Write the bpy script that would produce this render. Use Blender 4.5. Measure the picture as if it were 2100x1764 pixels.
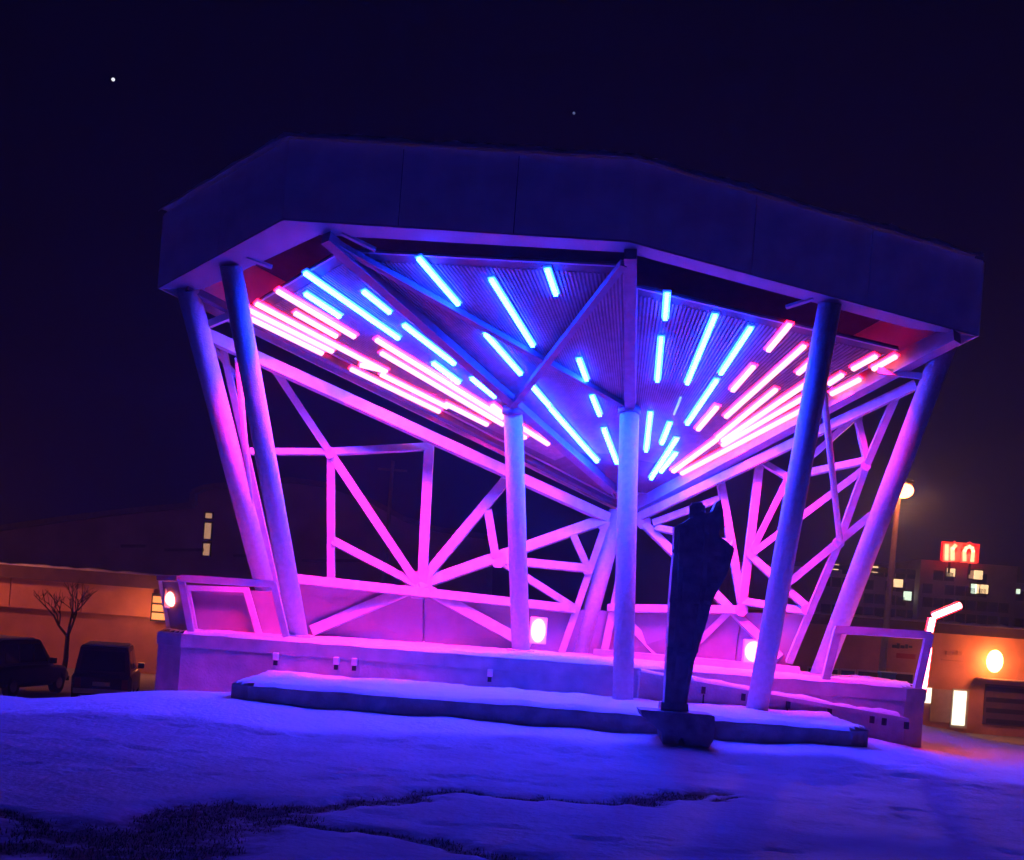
import bpy, bmesh, math, random
from mathutils import Vector, Matrix, noise
random.seed(7)
S = bpy.context.scene
C = S.collection
for o in list(bpy.data.objects): bpy.data.objects.remove(o)

# ------------------------------------------------------------------ camera, sky, exposure
F, PX, PY, EYE = 2620.0, 1050.0, 1250.0, 1.77       # survey units: a 2100-wide sheet
ROLL = math.atan(0.075); CR, SR = math.cos(ROLL), math.sin(ROLL)
cam = bpy.data.cameras.new('camera'); camo = bpy.data.objects.new('camera', cam); C.objects.link(camo)
cam.sensor_fit = 'HORIZONTAL'; cam.sensor_width = 36; cam.lens = 36*F/2100
cam.shift_y = (PY-881.8)/2100; cam.clip_start = .1; cam.clip_end = 6000
camo.matrix_world = Matrix(((CR, -SR, 0, 0), (0, 0, -1, 0), (SR, CR, 0, EYE), (0, 0, 0, 1)))
S.camera = camo
S.view_settings.view_transform = 'Standard'; S.view_settings.look = 'None'
S.view_settings.exposure = .65; S.view_settings.gamma = 1; S.view_settings.use_curve_mapping = False
W = bpy.data.worlds.new('World'); S.world = W; W.use_nodes = True
wn = W.node_tree; bg = wn.nodes['Background']
sky = wn.nodes.new('ShaderNodeTexSky'); sky.sky_type = 'NISHITA'; sky.sun_disc = False
sky.sun_elevation = math.radians(-4); sky.sun_rotation = math.radians(180); sky.air_density = 1; sky.dust_density = .3; sky.ozone_density = 4
mixw = wn.nodes.new('ShaderNodeMix'); mixw.data_type = 'RGBA'; mixw.blend_type = 'ADD'
mixw.inputs[0].default_value = 1
sc = wn.nodes.new('ShaderNodeMix'); sc.data_type = 'RGBA'; sc.blend_type = 'MULTIPLY'; sc.inputs[0].default_value = 1
sc.inputs[7].default_value = (.02, .02, .05, 1)
wn.links.new(sky.outputs[0], sc.inputs[6]); wn.links.new(sc.outputs[2], mixw.inputs[6])
mixw.inputs[7].default_value = (.0004, .0003, .0052, 1)          # night sky with the glow of the town in it
wn.links.new(mixw.outputs[2], bg.inputs[0]); bg.inputs[1].default_value = 1.0

# ------------------------------------------------------------------ survey helpers
def pt(x, y, Y):
    a = (x-PX)/F; b = -(y-PY)/F
    return Vector(((a*CR-b*SR)*Y, Y, EYE+(a*SR+b*CR)*Y))
def pz(x, y, Z):                                     # point on the level plane Z
    a = (x-PX)/F; b = -(y-PY)/F
    Y = (Z-EYE)/(a*SR+b*CR); return pt(x, y, Y)
RS = .439                                            # slope of the canopy
def roofz(Y): return 6.77-RS*(Y-17.2)
def rp(x, y, dz=0):                                  # point on the canopy's sloping underside
    a = (x-PX)/F; b = -(y-PY)/F; k = a*SR+b*CR
    Y = (6.77+dz+RS*17.2-EYE)/(k+RS); return pt(x, y, Y)

# ------------------------------------------------------------------ materials
def mat(name, col, rough=.6, var=.12, scale=4, bump=.0, bscale=40, metal=0, emit=None, estr=0, spec=None):
    m = bpy.data.materials.new(name); m.use_nodes = True
    nt = m.node_tree; b = nt.nodes['Principled BSDF']
    b.inputs['Roughness'].default_value = rough; b.inputs['Metallic'].default_value = metal
    if spec is not None: b.inputs['Specular IOR Level'].default_value = spec
    tc = nt.nodes.new('ShaderNodeTexCoord')
    n = nt.nodes.new('ShaderNodeTexNoise'); n.inputs['Scale'].default_value = scale; n.inputs['Detail'].default_value = 6
    nt.links.new(tc.outputs['Object'], n.inputs['Vector'])
    r = nt.nodes.new('ShaderNodeValToRGB')
    r.color_ramp.elements[0].position = .3; r.color_ramp.elements[1].position = .7
    r.color_ramp.elements[0].color = tuple(c*(1-var) for c in col)+(1,)
    r.color_ramp.elements[1].color = tuple(min(1, c*(1+var)) for c in col)+(1,)
    nt.links.new(n.outputs['Fac'], r.inputs[0]); nt.links.new(r.outputs[0], b.inputs['Base Color'])
    if bump:
        n2 = nt.nodes.new('ShaderNodeTexNoise'); n2.inputs['Scale'].default_value = bscale; n2.inputs['Detail'].default_value = 5
        nt.links.new(tc.outputs['Object'], n2.inputs['Vector'])
        bp = nt.nodes.new('ShaderNodeBump'); bp.inputs['Strength'].default_value = bump; bp.inputs['Distance'].default_value = .03
        nt.links.new(n2.outputs['Fac'], bp.inputs['Height']); nt.links.new(bp.outputs[0], b.inputs['Normal'])
    if emit:
        b.inputs['Emission Color'].default_value = tuple(emit)+(1,); b.inputs['Emission Strength'].default_value = estr
    return m
def glow(name, col, s): return mat(name, (.5, .5, .5), emit=col, estr=s, var=0)
M = {}
M['steel'] = mat('white_painted_steel', (.60, .60, .62), .5, .14, 6, .25, 60)
M['frost'] = mat('frosted_painted_steel', (.70, .70, .74), .7, .10, 14, .35, 45)
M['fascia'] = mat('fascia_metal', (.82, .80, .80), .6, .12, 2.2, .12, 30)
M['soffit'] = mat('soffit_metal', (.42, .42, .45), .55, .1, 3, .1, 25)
M['dark'] = mat('dark_roof_void', (.035, .033, .04), .8, .3, 5)
M['beam'] = mat('painted_roof_beam', (.16, .16, .20), .5, .15, 8)
M['edge'] = mat('painted_edge_beam', (.38, .38, .42), .5, .15, 8)
M['ceil'] = mat('ceiling_boards', (.115, .08, .085), .6, .2, 7, .2, 30)
M['batten'] = mat('ceiling_battens', (.25, .19, .19), .5, .2, 9)
M['conc'] = mat('cast_concrete', (.50, .49, .49), .85, .2, 3.5, .35, 28)
M['conc2'] = mat('dark_concrete', (.40, .36, .35), .9, .28, 5, .4, 24)
M['panel'] = mat('screen_panel', (.30, .27, .29), .5, .12, 3)
M['snow'] = mat('snow', (.80, .81, .84), .75, .06, 3, .6, 18, spec=.25)
M['iron'] = mat('blackened_iron', (.34, .34, .38), .5, .35, 6, .5, 20, metal=0)
M['blue_led'] = glow('blue_led', (.0032, .028, 1), 180)
M['dim_led'] = glow('dim_blue_led', (.08, .2, 1), 2.2)
M['pink_led'] = glow('pink_led', (1, .46, .50), 1.5)
M['pink_halo'] = glow('pink_halo_glow', (1, .004, .04), 6)  # glow standing in for the bloom round the pink tubes
M['blue_halo'] = glow('blue_halo_glow', (.004, .05, 1), 2.2)  # the same made-up bloom for the blue tubes
M['flood'] = glow('flood_lens', (1, .15, .12), 6)
M['plastic'] = mat('fixture_plastic', (.90, .90, .90), .4)
M['rubber'] = mat('black_rubber', (.02, .02, .02), .8)
M['stucco'] = mat('ochre_stucco', (.58, .28, .19), .9, .22, .8, .5, 6)
M['stucco2'] = mat('brown_dim_stucco', (.46, .22, .15), .9, .22, .8, .5, 6)  # two-tone brown; the lower wall's weaker light is also put into it
M['eave'] = mat('brown_eave', (.10, .055, .045), .8, .25, 2)
M['hall'] = mat('dark_hall_cladding', (.60, .44, .45), .85, .2, .4)
M['halltrim'] = mat('hall_trim', (.30, .25, .24), .7)
M['glass'] = mat('dark_window_glass', (.02, .02, .025), .12)
M['frame'] = mat('window_frame', (.55, .48, .42), .6)
M['sodium'] = glow('sodium_lamp', (1, .17, .045), 14)
M['sodiumw'] = glow('sodium_wall_lamp', (1, .24, .06), 20)
M['warmwin'] = glow('lit_window_warm', (1, .62, .30), 1.1)
M['coolwin'] = glow('lit_window_cool', (.8, 1, .75), .9)
M['doorlit'] = glow('lit_door_glass', (1, .90, .66), 1.25)
M['tan'] = glow('lit_stair_window', (1, .50, .26), .3)
M['signred'] = glow('sign_red', (1, .002, .002), 1.1)
M['signlet'] = glow('sign_letter', (1, .80, .38), 1.1)
M['redtube'] = glow('red_tube', (1, .10, .11), 30)
M['redglow'] = mat('red_glow_paint', (.55, .05, .07), .5)  # red paint put in for the tube's red glow
M['carb'] = mat('dark_car_paint', (.018, .012, .014), .3, .2, 2)
M['carc'] = mat('maroon_car_paint', (.035, .012, .014), .3, .2, 2)
M['chrome'] = mat('bright_trim', (.6, .58, .55), .25, metal=.8)
M['tail'] = mat('tail_light_plastic', (.35, .05, .04), .3)
M['bark'] = mat('bare_bark', (.07, .05, .045), .9, .3, 10)
M['pole'] = mat('galvanised_pole', (.34, .30, .28), .6)
M['bluebin'] = mat('blue_plastic', (.04, .14, .5), .5)
M['redpaint'] = mat('red_sign_paint', (.45, .03, .03), .6)
M['darkpaint'] = mat('dark_sign_paint', (.04, .05, .07), .6)
M['grassb'] = mat('dead_grass', (.030, .032, .020), .95, .4, 30)
M['star'] = glow('star', (.9, .92, 1), .75)
M['star2'] = glow('faint_star', (.35, .45, 1), .18)

# ------------------------------------------------------------------ object helpers
WL = {}
def finish(name, verts, faces, m, parent=None, smooth=False, kind=None, origin=None):
    vs = [Vector(v) for v in verts]
    if origin is None:
        lo = Vector((min(v.x for v in vs), min(v.y for v in vs), min(v.z for v in vs)))
        hi = Vector((max(v.x for v in vs), max(v.y for v in vs), max(v.z for v in vs)))
        origin = Vector(((lo.x+hi.x)/2, (lo.y+hi.y)/2, lo.z))
    me = bpy.data.meshes.new(name)
    me.from_pydata([tuple(v-origin) for v in vs], [], faces)
    me.materials.append(m)
    bm = bmesh.new(); bm.from_mesh(me); bmesh.ops.recalc_face_normals(bm, faces=bm.faces); bm.to_mesh(me); bm.free()
    if smooth: me.polygons.foreach_set('use_smooth', [True]*len(me.polygons))
    o = bpy.data.objects.new(name, me); C.objects.link(o)
    if parent: o.parent = parent; o.location = origin-WL[parent.name]
    else: o.location = origin
    WL[o.name] = Vector(origin)
    if kind: o['kind'] = kind
    return o
def tag(o, label, cat, group=None):
    o['label'] = label; o['category'] = cat
    if group: o['group'] = group
    return o
def thing(name, loc, label, cat, group=None):
    o = bpy.data.objects.new(name, None); C.objects.link(o); o.location = loc; o.empty_display_size = .3
    WL[o.name] = Vector(loc); return tag(o, label, cat, group)
def boxvf(lo, hi, base=0):
    x0, y0, z0 = lo; x1, y1, z1 = hi
    v = [(x0,y0,z0),(x1,y0,z0),(x1,y1,z0),(x0,y1,z0),(x0,y0,z1),(x1,y0,z1),(x1,y1,z1),(x0,y1,z1)]
    f = [(0,3,2,1),(4,5,6,7),(0,1,5,4),(1,2,6,5),(2,3,7,6),(3,0,4,7)]
    return v, [tuple(i+base for i in q) for q in f]
def box(name, lo, hi, m, parent=None, bev=0, **k):
    v, f = boxvf(lo, hi)
    if bev:
        bm = bmesh.new(); bv = [bm.verts.new(p) for p in v]
        for q in f: bm.faces.new([bv[i] for i in q])
        bmesh.ops.bevel(bm, geom=bm.edges[:], offset=bev, segments=1, affect='EDGES')
        bm.verts.index_update(); v = [x.co.copy() for x in bm.verts]; f = [tuple(x.index for x in q.verts) for q in bm.faces]; bm.free()
    return finish(name, v, f, m, parent, **k)
def frame_axes(p, q, up=Vector((0, 0, 1))):
    d = (q-p).normalized(); s = d.cross(up)
    if s.length < 1e-4: s = d.cross(Vector((0, 1, 0)))
    s.normalize(); return d, s, s.cross(d).normalized()
def barvf(p, q, w, h, up=Vector((0, 0, 1)), base=0, taper=1):
    p, q = Vector(p), Vector(q); d, s, u = frame_axes(p, q, up); v = []
    for e, k in ((p, taper), (q, 1)):
        for a, b in ((-1,-1),(1,-1),(1,1),(-1,1)): v.append(e+s*(a*w/2*k)+u*(b*h/2))
    f = [(0,1,2,3),(7,6,5,4),(0,4,5,1),(1,5,6,2),(2,6,7,3),(3,7,4,0)]
    return v, [tuple(i+base for i in x) for x in f]
def bar(name, p, q, w, h, m, parent=None, up=Vector((0, 0, 1)), **k):
    v, f = barvf(p, q, w, h, up); return finish(name, v, f, m, parent, **k)
def tubevf(pts, rads, n=16, base=0, cap=True):
    pts = [Vector(p) for p in pts]; v = []; f = []
    for i, p in enumerate(pts):
        a = pts[max(0, i-1)]; b = pts[min(len(pts)-1, i+1)]
        d, s, u = frame_axes(a, b, Vector((0, 0, 1)) if abs((b-a).normalized().z) < .95 else Vector((0, 1, 0)))
        for k in range(n):
            t = 2*math.pi*k/n; v.append(p+(s*math.cos(t)+u*math.sin(t))*rads[i])
    for i in range(len(pts)-1):
        for k in range(n):
            f.append((base+i*n+k, base+i*n+(k+1)%n, base+(i+1)*n+(k+1)%n, base+(i+1)*n+k))
    if cap:
        f.append(tuple(base+k for k in range(n))[::-1]); f.append(tuple(base+(len(pts)-1)*n+k for k in range(n)))
    return v, f
def tube(name, pts, r, m, parent=None, n=16, **k):
    rads = r if isinstance(r, (list, tuple)) else [r]*len(pts)
    v, f = tubevf(pts, rads, n); o = finish(name, v, f, m, parent, **k)
    for i, p in enumerate(o.data.polygons): p.use_smooth = len(p.vertices) == 4
    return o
def prism(name, poly, off, m, parent=None, **k):       # polygon of 3D points pushed along off
    n = len(poly); off = Vector(off); v = [Vector(p) for p in poly]+[Vector(p)+off for p in poly]
    f = [tuple(range(n))[::-1], tuple(range(n, 2*n))]+[(i, (i+1) % n, n+(i+1) % n, n+i) for i in range(n)]
    return finish(name, v, f, m, parent, **k)
def inside(x, y, poly):
    r = False; n = len(poly)
    for i in range(n):
        x1, y1 = poly[i][:2]; x2, y2 = poly[(i+1) % n][:2]
        if (y1 > y) != (y2 > y) and x < (x2-x1)*(y-y1)/(y2-y1)+x1: r = not r
    return r
def segd(x, y, a, b):
    ax, ay = a[:2]; bx, by = b[:2]; dx, dy = bx-ax, by-ay; L = dx*dx+dy*dy
    t = max(0, min(1, ((x-ax)*dx+(y-ay)*dy)/L)) if L else 0
    return math.hypot(x-ax-t*dx, y-ay-t*dy), t
def nz(x, y, z=0): return noise.noise(Vector((x, y, z)))
def sstep(a, b, x):
    t = max(0, min(1, (x-a)/(b-a))); return t*t*(3-2*t)
def snowsheet(name, poly, z, h, parent, step=.09, lip=.07, amp=.5, seed=0):
    xs = [p[0] for p in poly]; ys = [p[1] for p in poly]; idx = {}; v = []; f = []
    nx = int((max(xs)-min(xs))/step)+2; ny = int((max(ys)-min(ys))/step)+2
    n = len(poly)
    def H(x, y):
        if not inside(x, y, poly): return None
        d = min(segd(x, y, poly[i], poly[(i+1) % n])[0] for i in range(n))
        d += .05*nz(x*3, y*3, seed)
        return z+.004+h*sstep(-.02, lip, d)*(1+amp*nz(x*1.3, y*1.3, seed)+.35*nz(x*5, y*5, seed+3))
    for i in range(nx):
        for j in range(ny):
            x = min(xs)+i*step; y = min(ys)+j*step; hh = H(x, y)
            if hh is not None: idx[i, j] = len(v); v.append((x, y, hh))
    for i in range(nx-1):
        for j in range(ny-1):
            q = [(i, j), (i+1, j), (i+1, j+1), (i, j+1)]
            if all(k in idx for k in q): f.append(tuple(idx[k] for k in q))
    return finish(name, v, f, M['snow'], parent, smooth=True, kind='stuff')
def ridge(name, line, w, h, parent, seed=0, step=.12):   # lumpy strip of snow lying along an edge
    v = []; f = []; prof = [(-.5, 0), (-.46, .55), (-.2, 1), (.2, .95), (.46, .5), (.5, 0)]; rows = 0
    for a, b in zip(line[:-1], line[1:]):
        a, b = Vector(a), Vector(b); d = (b-a); L = d.length; d.normalize(); s = Vector((d.y, -d.x, 0)).normalized()
        k = max(2, int(L/step))
        for i in range(k+(1 if b is line[-1] else 0) or 1):
            p = a+d*(L*i/k); g = max(.12, 1+.8*nz(p.x*2.1, p.y*2.1, seed)+.5*nz(p.x*7, p.y*7, seed+5))
            for c, e in prof: v.append(p+s*(c*w*(1+.25*nz(p.x*4, p.z*4, seed+9)))+Vector((0, 0, e*h*g+.003)))
            rows += 1
    n = len(prof)
    for r in range(rows-1):
        for c in range(n-1): f.append((r*n+c, r*n+c+1, r*n+n+c+1, r*n+n+c))
    return finish(name, v, f, M['snow'], parent, smooth=True, kind='stuff')

# ------------------------------------------------------------------ ground
bare_lines = [([(-40,1668),(60,1682),(150,1690)],.10), ([(150,1700),(240,1715),(330,1712),(400,1690)],.42),
    ([(380,1690),(440,1658),(500,1655),(560,1672)],.30), ([(560,1668),(640,1650),(720,1637),(800,1640),(880,1622),(980,1620),(1100,1632)],.16),
    ([(1080,1634),(1180,1638),(1290,1642)],.13), ([(1290,1642),(1360,1628),(1430,1622),(1480,1628)],.17), ([(1400,1640),(1460,1640),(1530,1638)],.08),
    ([(540,1686),(640,1692),(760,1704),(900,1728),(1010,1748),(1100,1775)],.13), ([(-40,1740),(60,1742),(170,1752),(250,1775)],.34), ([(200,1740),(330,1745),(420,1735)],.24)]
BL = [([pz(x, y, 0) for x, y in L], w) for L, w in bare_lines]
def bare(x, y):
    if y > 14 or y < 7: return 0
    jx = x+.28*nz(x*1.7, y*1.2, 4)+.10*nz(x*6, y*5, 8); jy = y+.42*nz(x*1.5, y*1.4, 14)+.14*nz(x*6, y*6, 18)
    r = 0
    for L, w in BL:
        d = min(segd(jx, jy/1.0, a, b)[0] for a, b in zip(L[:-1], L[1:]))
        r = max(r, 1-d/(w*1.9))
    return max(0, r)
FP = {}
def trail(a, b, n, sway):
    a, b = Vector(a), Vector(b); d = (b-a).normalized(); s_ = Vector((d.y, -d.x))
    for i in range(n):
        p = a.lerp(b, i/n)+s_*((.11 if i % 2 else -.11)+sway*math.sin(i*.23))+Vector((random.gauss(0, .05), random.gauss(0, .05)))
        FP.setdefault((int(p.x//.5), int(p.y//.5)), []).append((p.x, p.y, d.x, d.y, random.uniform(.6, 1.2)))
for a_, b_, n_, w_ in (((-6.5, 14.2), (7.5, 12.6), 26, .3), ((-5.5, 11.6), (6.5, 16.3), 24, .5), ((-3, 9), (1.5, 16.6), 16, .2), ((4.5, 9.5), (3.2, 16.4), 13, .25), ((-6.5, 16.2), (7.5, 15.0), 27, .35), ((-1, 10.5), (7.5, 10.2), 15, .3)):
    trail(a_, b_, n_, w_)
def prints(x, y):
    i, j = int(x//.5), int(y//.5); h = 0
    for a in (i-1, i, i+1):
        for b in (j-1, j, j+1):
            for px, py, dx, dy, k in FP.get((a, b), ()):
                u = (x-px)*dx+(y-py)*dy; w = (x-px)*dy-(y-py)*dx; q = (u/.17)**2+(w/.085)**2
                if q < 6: h += .55*k*(-.045*math.exp(-q*q*.7)+.016*math.exp(-(q-2.2)**2*1.3))
    return h
def terrain(x, y):
    h = .03*nz(x*.35, y*.35)+.020*nz(x*1.6, y*1.6, 3)+.008*nz(x*4.3, y*4.3, 5)+.004*abs(nz(x*8, y*8, 9))
    h *= 1-sstep(60, 120, y)
    dr = .25+.06*nz(x*.8, 0, 2)+.03*sstep(-2.4, -3.4, x)
    h += dr*math.exp(-((y-17.15)/1.25)**2 if y < 17.15 else 0)*sstep(-7, -4.2, x)*sstep(7.5, 5.0, x)
    if 8 < y < 17.2: h += prints(x, y)
    left = sstep(-3, -6.2, x)
    dl = -2.2*sstep(17.9, 26, y)
    rim = -.07-.20*max(0, x-9.4)+.14*nz(x*1.1, 3, 2)+.05*nz(x*3, 1, 2)
    if y < 29: drr = rim*sstep(18.5, 29, y)
    else: drr = rim+(-2.2-rim)*sstep(29, 34, y)
    h += left*dl+(1-left)*drr*sstep(0, 1, y-17.5)
    h -= .035*min(1, bare(x, y)*2.2)
    return h
def axis(dense, step, far):
    a, b = dense; r = []; t = a
    while t < b: r.append(t); t += step
    lo = []; s = step; t = a
    while t > far[0]: s *= 1.22; t -= s; lo.append(t)
    hi = []; s = step; t = r[-1]
    while t < far[1]: s = min(s*1.12, max(.5, t*.12)); t += s; hi.append(t)
    return lo[::-1]+r+hi
gx = axis((-6.5, 7.5), .055, (-900, 900)); gy = axis((7.6, 17.6), .055, (-60, 1500))
v = []; f = []; bw = []; fw = []
for y in gy:
    for x in gx: v.append((x, y, terrain(x, y))); bw.append(bare(x, y)); fw.append(max(0, sstep(-.25, .25, y-16.1-.25*math.sin(x*.5)+.5*nz(x*.9, y*.9, 7))*(1-sstep(24, 30, y))))
nx = len(gx)
for j in range(len(gy)-1):
    for i in range(nx-1): f.append((j*nx+i, j*nx+i+1, (j+1)*nx+i+1, (j+1)*nx+i))
gm = mat('snowy_ground', (.33, .34, .36), .85, .14, 1.3, .6, 12, spec=.15)
nt = gm.node_tree; b = nt.nodes['Principled BSDF']
at = nt.nodes.new('ShaderNodeAttribute'); at.attribute_name = 'bare'
n3 = nt.nodes.new('ShaderNodeTexNoise'); n3.inputs['Scale'].default_value = 7; n3.inputs['Detail'].default_value = 8; n3.inputs['Roughness'].default_value = .7
tc = nt.nodes.new('ShaderNodeTexCoord'); nt.links.new(tc.outputs['Object'], n3.inputs['Vector'])
ad = nt.nodes.new('ShaderNodeMath'); ad.operation = 'MULTIPLY_ADD'; ad.inputs[1].default_value = 1.4; ad.inputs[2].default_value = -.70
nt.links.new(n3.outputs['Fac'], ad.inputs[0])
a2 = nt.nodes.new('ShaderNodeMath'); a2.operation = 'ADD'; nt.links.new(ad.outputs[0], a2.inputs[0]); nt.links.new(at.outputs['Fac'], a2.inputs[1])
rmp = nt.nodes.new('ShaderNodeMapRange'); rmp.inputs[1].default_value = .12; rmp.inputs[2].default_value = .72
nt.links.new(a2.outputs[0], rmp.inputs[0])
mx = nt.nodes.new('ShaderNodeMix'); mx.data_type = 'RGBA'; mx.inputs[7].default_value = (.05, .047, .035, 1)
old = b.inputs['Base Color'].links[0].from_socket
nt.links.new(rmp.outputs[0], mx.inputs[0]); nt.links.new(old, mx.inputs[6]); nt.links.new(mx.outputs[2], b.inputs['Base Color'])
g = finish('snowy_ground', v, f, gm, smooth=True, origin=Vector((0, 0, 0)))
g['kind'] = 'structure'; g['label'] = 'trampled snow over open ground with bare dark strips'
a3 = g.data.attributes.new('fresh_lit', 'FLOAT', 'POINT'); a3.data.foreach_set('value', fw)
fa = nt.nodes.new('ShaderNodeAttribute'); fa.attribute_name = 'fresh_lit'
m3 = nt.nodes.new('ShaderNodeMix'); m3.data_type = 'RGBA'; m3.inputs[7].default_value = (.76, .77, .80, 1)      # clean drifted snow by the stage, paled to paint in the lit band there
nt.links.new(fa.outputs['Fac'], m3.inputs[0]); nt.links.new(old, m3.inputs[6]); nt.links.new(m3.outputs[2], mx.inputs[6])
at_ = g.data.attributes.new('bare', 'FLOAT', 'POINT'); at_.data.foreach_set('value', bw)
# dead grass poking through the bare strips
v = []; f = []; tries = 0
while len(f) < 9000 and tries < 400000:
    tries += 1; x = random.uniform(-6, 4.5); y = random.uniform(8.0, 13.5); bb = bare(x, y)
    if bb+.35*nz(x*4, y*4, 6) < random.uniform(.35, .75): continue
    z = terrain(x, y); h = random.uniform(.008, .035); a = random.uniform(0, 6.28); k = len(v); w = .004
    dx, dy = math.cos(a), math.sin(a); lx, ly = random.gauss(0, .5)*h, random.gauss(0, .5)*h
    v += [(x-dx*w, y-dy*w, z-.004), (x+dx*w, y+dy*w, z-.004), (x+lx, y+ly, z+h)]; f.append((k, k+1, k+2))
gr = finish('dead_grass', v, f, M['grassb'], kind='stuff'); tag(gr, 'dark dead grass poking through bare strips in the snow', 'grass')

# ------------------------------------------------------------------ stage
st = thing('concrete_stage', (.5, 21.5, 0), 'raised concrete stage with a lower front step under a dusting of snow', 'stage')
DK = [(-5.60, 20.42), (-5.12, 20.0), (6.24, 20.0), (6.66, 20.36), (6.66, 22.6), (1.5, 24.4), (-5.60, 23.6)]
prism('deck', [(x, y, -.4) for x, y in DK], (0, 0, 1.20), M['conc'], st)
CP = [(-5.62, 20.40), (-5.13, 19.985), (6.25, 19.985), (6.68, 20.35), (6.68, 22.62), (1.5, 24.42), (-5.62, 23.62)]
prism('coping', [(x, y, .803) for x, y in CP], (0, 0, .197), M['conc'], st)
snowsheet('deck_snow', [(x*.998, y+.02) for x, y in CP], 1.0, .055, st, .10, .10, .5, 1)
SP = [(-3.72, 17.35), (-3.45, 17.1), (4.66, 17.1), (4.98, 17.45), (4.98, 19.98), (-3.72, 19.98)]
prism('step', [(x, y, -.2) for x, y in SP], (0, 0, .68), M['conc2'], st)
snowsheet('step_snow', [(x*1.004, y-.012 if y < 19 else y) for x, y in SP], .48, .06, st, .09, .11, .6, 11)
# ramp wall running down to the right, with its ledge and brackets
x0, x1 = 2.05, 6.18
def rampz(x): return .965+(.56-.965)*(x-x0)/(x1-x0)
prism('ramp_wall', [(x0, 19.72, -.2), (x1, 19.72, -.2), (x1, 19.72, rampz(x1)-.06), (x0, 19.72, rampz(x0)-.06)], (0, .27, 0), M['conc'], st)
prism('ramp_ledge', [(x0-.02, 19.60, rampz(x0)-.058), (x1+.02, 19.60, rampz(x1)-.058), (x1+.02, 19.60, rampz(x1)), (x0-.02, 19.60, rampz(x0))], (0, .40, 0), M['conc'], st)
ridge('ledge_snow', [(x0, 19.80, rampz(x0)), (3.2, 19.80, rampz(3.2)), (4.6, 19.8, rampz(4.6)), (x1, 19.80, rampz(x1))], .38, .055, st, 21)
for x, y in ((1443,1414),(1525,1427),(1617,1440),(1702,1456),(1789,1473),(1814,1474),(1860,1478)):
    p = pt(x, y, 19.66); box('bracket', (p.x-.025, 19.62, rampz(p.x)-.17), (p.x+.025, 19.719, rampz(p.x)-.062), M['dark'], st)
for x in (1443, 1617, 1722):
    p = pt(x, 1425, 19.71); box('joint_strip', (p.x-.012, 19.712, .1), (p.x+.012, 19.7195, rampz(p.x)-.18), M['dark'], st)
# small wall fixtures on the stage front
for x, y in ((566,1346),(690,1355),(727,1357),(1005,1380)):
    p = pt(x, y, 19.96)
    fx = box('wall_light', (p.x-.045, 19.90, p.z-.06), (p.x+.045, 19.982, p.z+.06), M['plastic'], st, bev=.012)
    box('bracket', (p.x-.03, 19.93, p.z-.14), (p.x+.03, 19.984, p.z-.062), M['rubber'], fx)  # dark box standing in for the shadow below the fixture

# ------------------------------------------------------------------ bandshell
bs = thing('bandshell', (.5, 21.5, 1.0), 'steel bandshell with a sloping polygonal canopy lit by blue and pink light strips', 'bandshell')
L_, FL, FM, R_ = rp(325, 590), rp(580, 450), rp(1290, 495), rp(2005, 688)
AP = rp(1282, 1022)
UP = Vector((0, 0, 1.085))
# fascia, three long faces cut into panels
def fascia(a, b, n):
    d = (b-a); nrm = Vector((d.y, -d.x, 0)).normalized()
    if nrm.y > 0 and abs(nrm.y) > .2: nrm = -nrm
    for i in range(n):
        g = .007/d.length if i else 0; g2 = .007/d.length if i < n-1 else 0
        p, q = a+d*(i/n+g), a+d*((i+1)/n-g2)
        prism('fascia_panel', [p, q, q+UP, p+UP], -nrm*.05, M['fascia'], bs)
fascia(L_, FL, 2); fascia(FL, FM, 3); fascia(FM, R_, 3)
AB = AP+Vector((.05, .55, -.24))
for a, b in ((R_, AB), (AB, L_)):
    d = b-a; nrm = Vector((d.y, -d.x, 0)).normalized(); 
    if nrm.y < 0: nrm = -nrm
    prism('rear_fascia', [a, b, b+UP*.98, a+UP*.98], nrm*.04, M['fascia'], bs)
ctr = (L_+FL+FM+R_+AB)/5
def shrink(p, k): return p+(Vector((ctr.x, ctr.y, p.z))-Vector((p.x, p.y, p.z))).normalized()*k
top = [shrink(p, .06)+UP*.93 for p in (L_, FL, FM, R_)]+[shrink(AB, .1)+UP*.9]
prism('roof_deck', top, (0, 0, .05), M['dark'], bs)
ridge('roof_snow', [p+UP for p in (L_*.999+FL*.001, FL, FM, R_)], .22, .085, bs, 33, .07)
# soffit ring (in the slope of the canopy, a little proud of the fascia's foot)
inn = [rp(415, 592), rp(655, 480), rp(1284, 516), rp(1868, 672)]
out = [L_, FL, FM, R_]
for i in range(3):
    q = [out[i], out[i+1], inn[i+1], inn[i]]
    q = [p+Vector((0, 0, -.012)) for p in q]
    prism('soffit', q, (0, 0, .03), M['soffit'], bs)
for i in range(3):
    prism('soffit_upstand', [inn[i]+Vector((0,0,.02)), inn[i+1]+Vector((0,0,.02)), inn[i+1]+Vector((0,0,.95)), inn[i]+Vector((0,0,.95))], (0, .03, 0), M['dark'], bs)
for i in range(3):
    a, b = out[i], out[i+1]; d = b-a; nn = Vector((-d.y, d.x, 0)).normalized(); nn = nn if nn.y > 0 else -nn
    a, b = a+nn*.058+d*.01, b+nn*.058-d*.01
    prism('added_dark_liner', [a+Vector((0, 0, .03)), b+Vector((0, 0, .03)), b+UP*.9, a+UP*.9], nn*.02, M['dark'], bs)  # dark sheet added to cover the red-lit backs of the fascia
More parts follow.
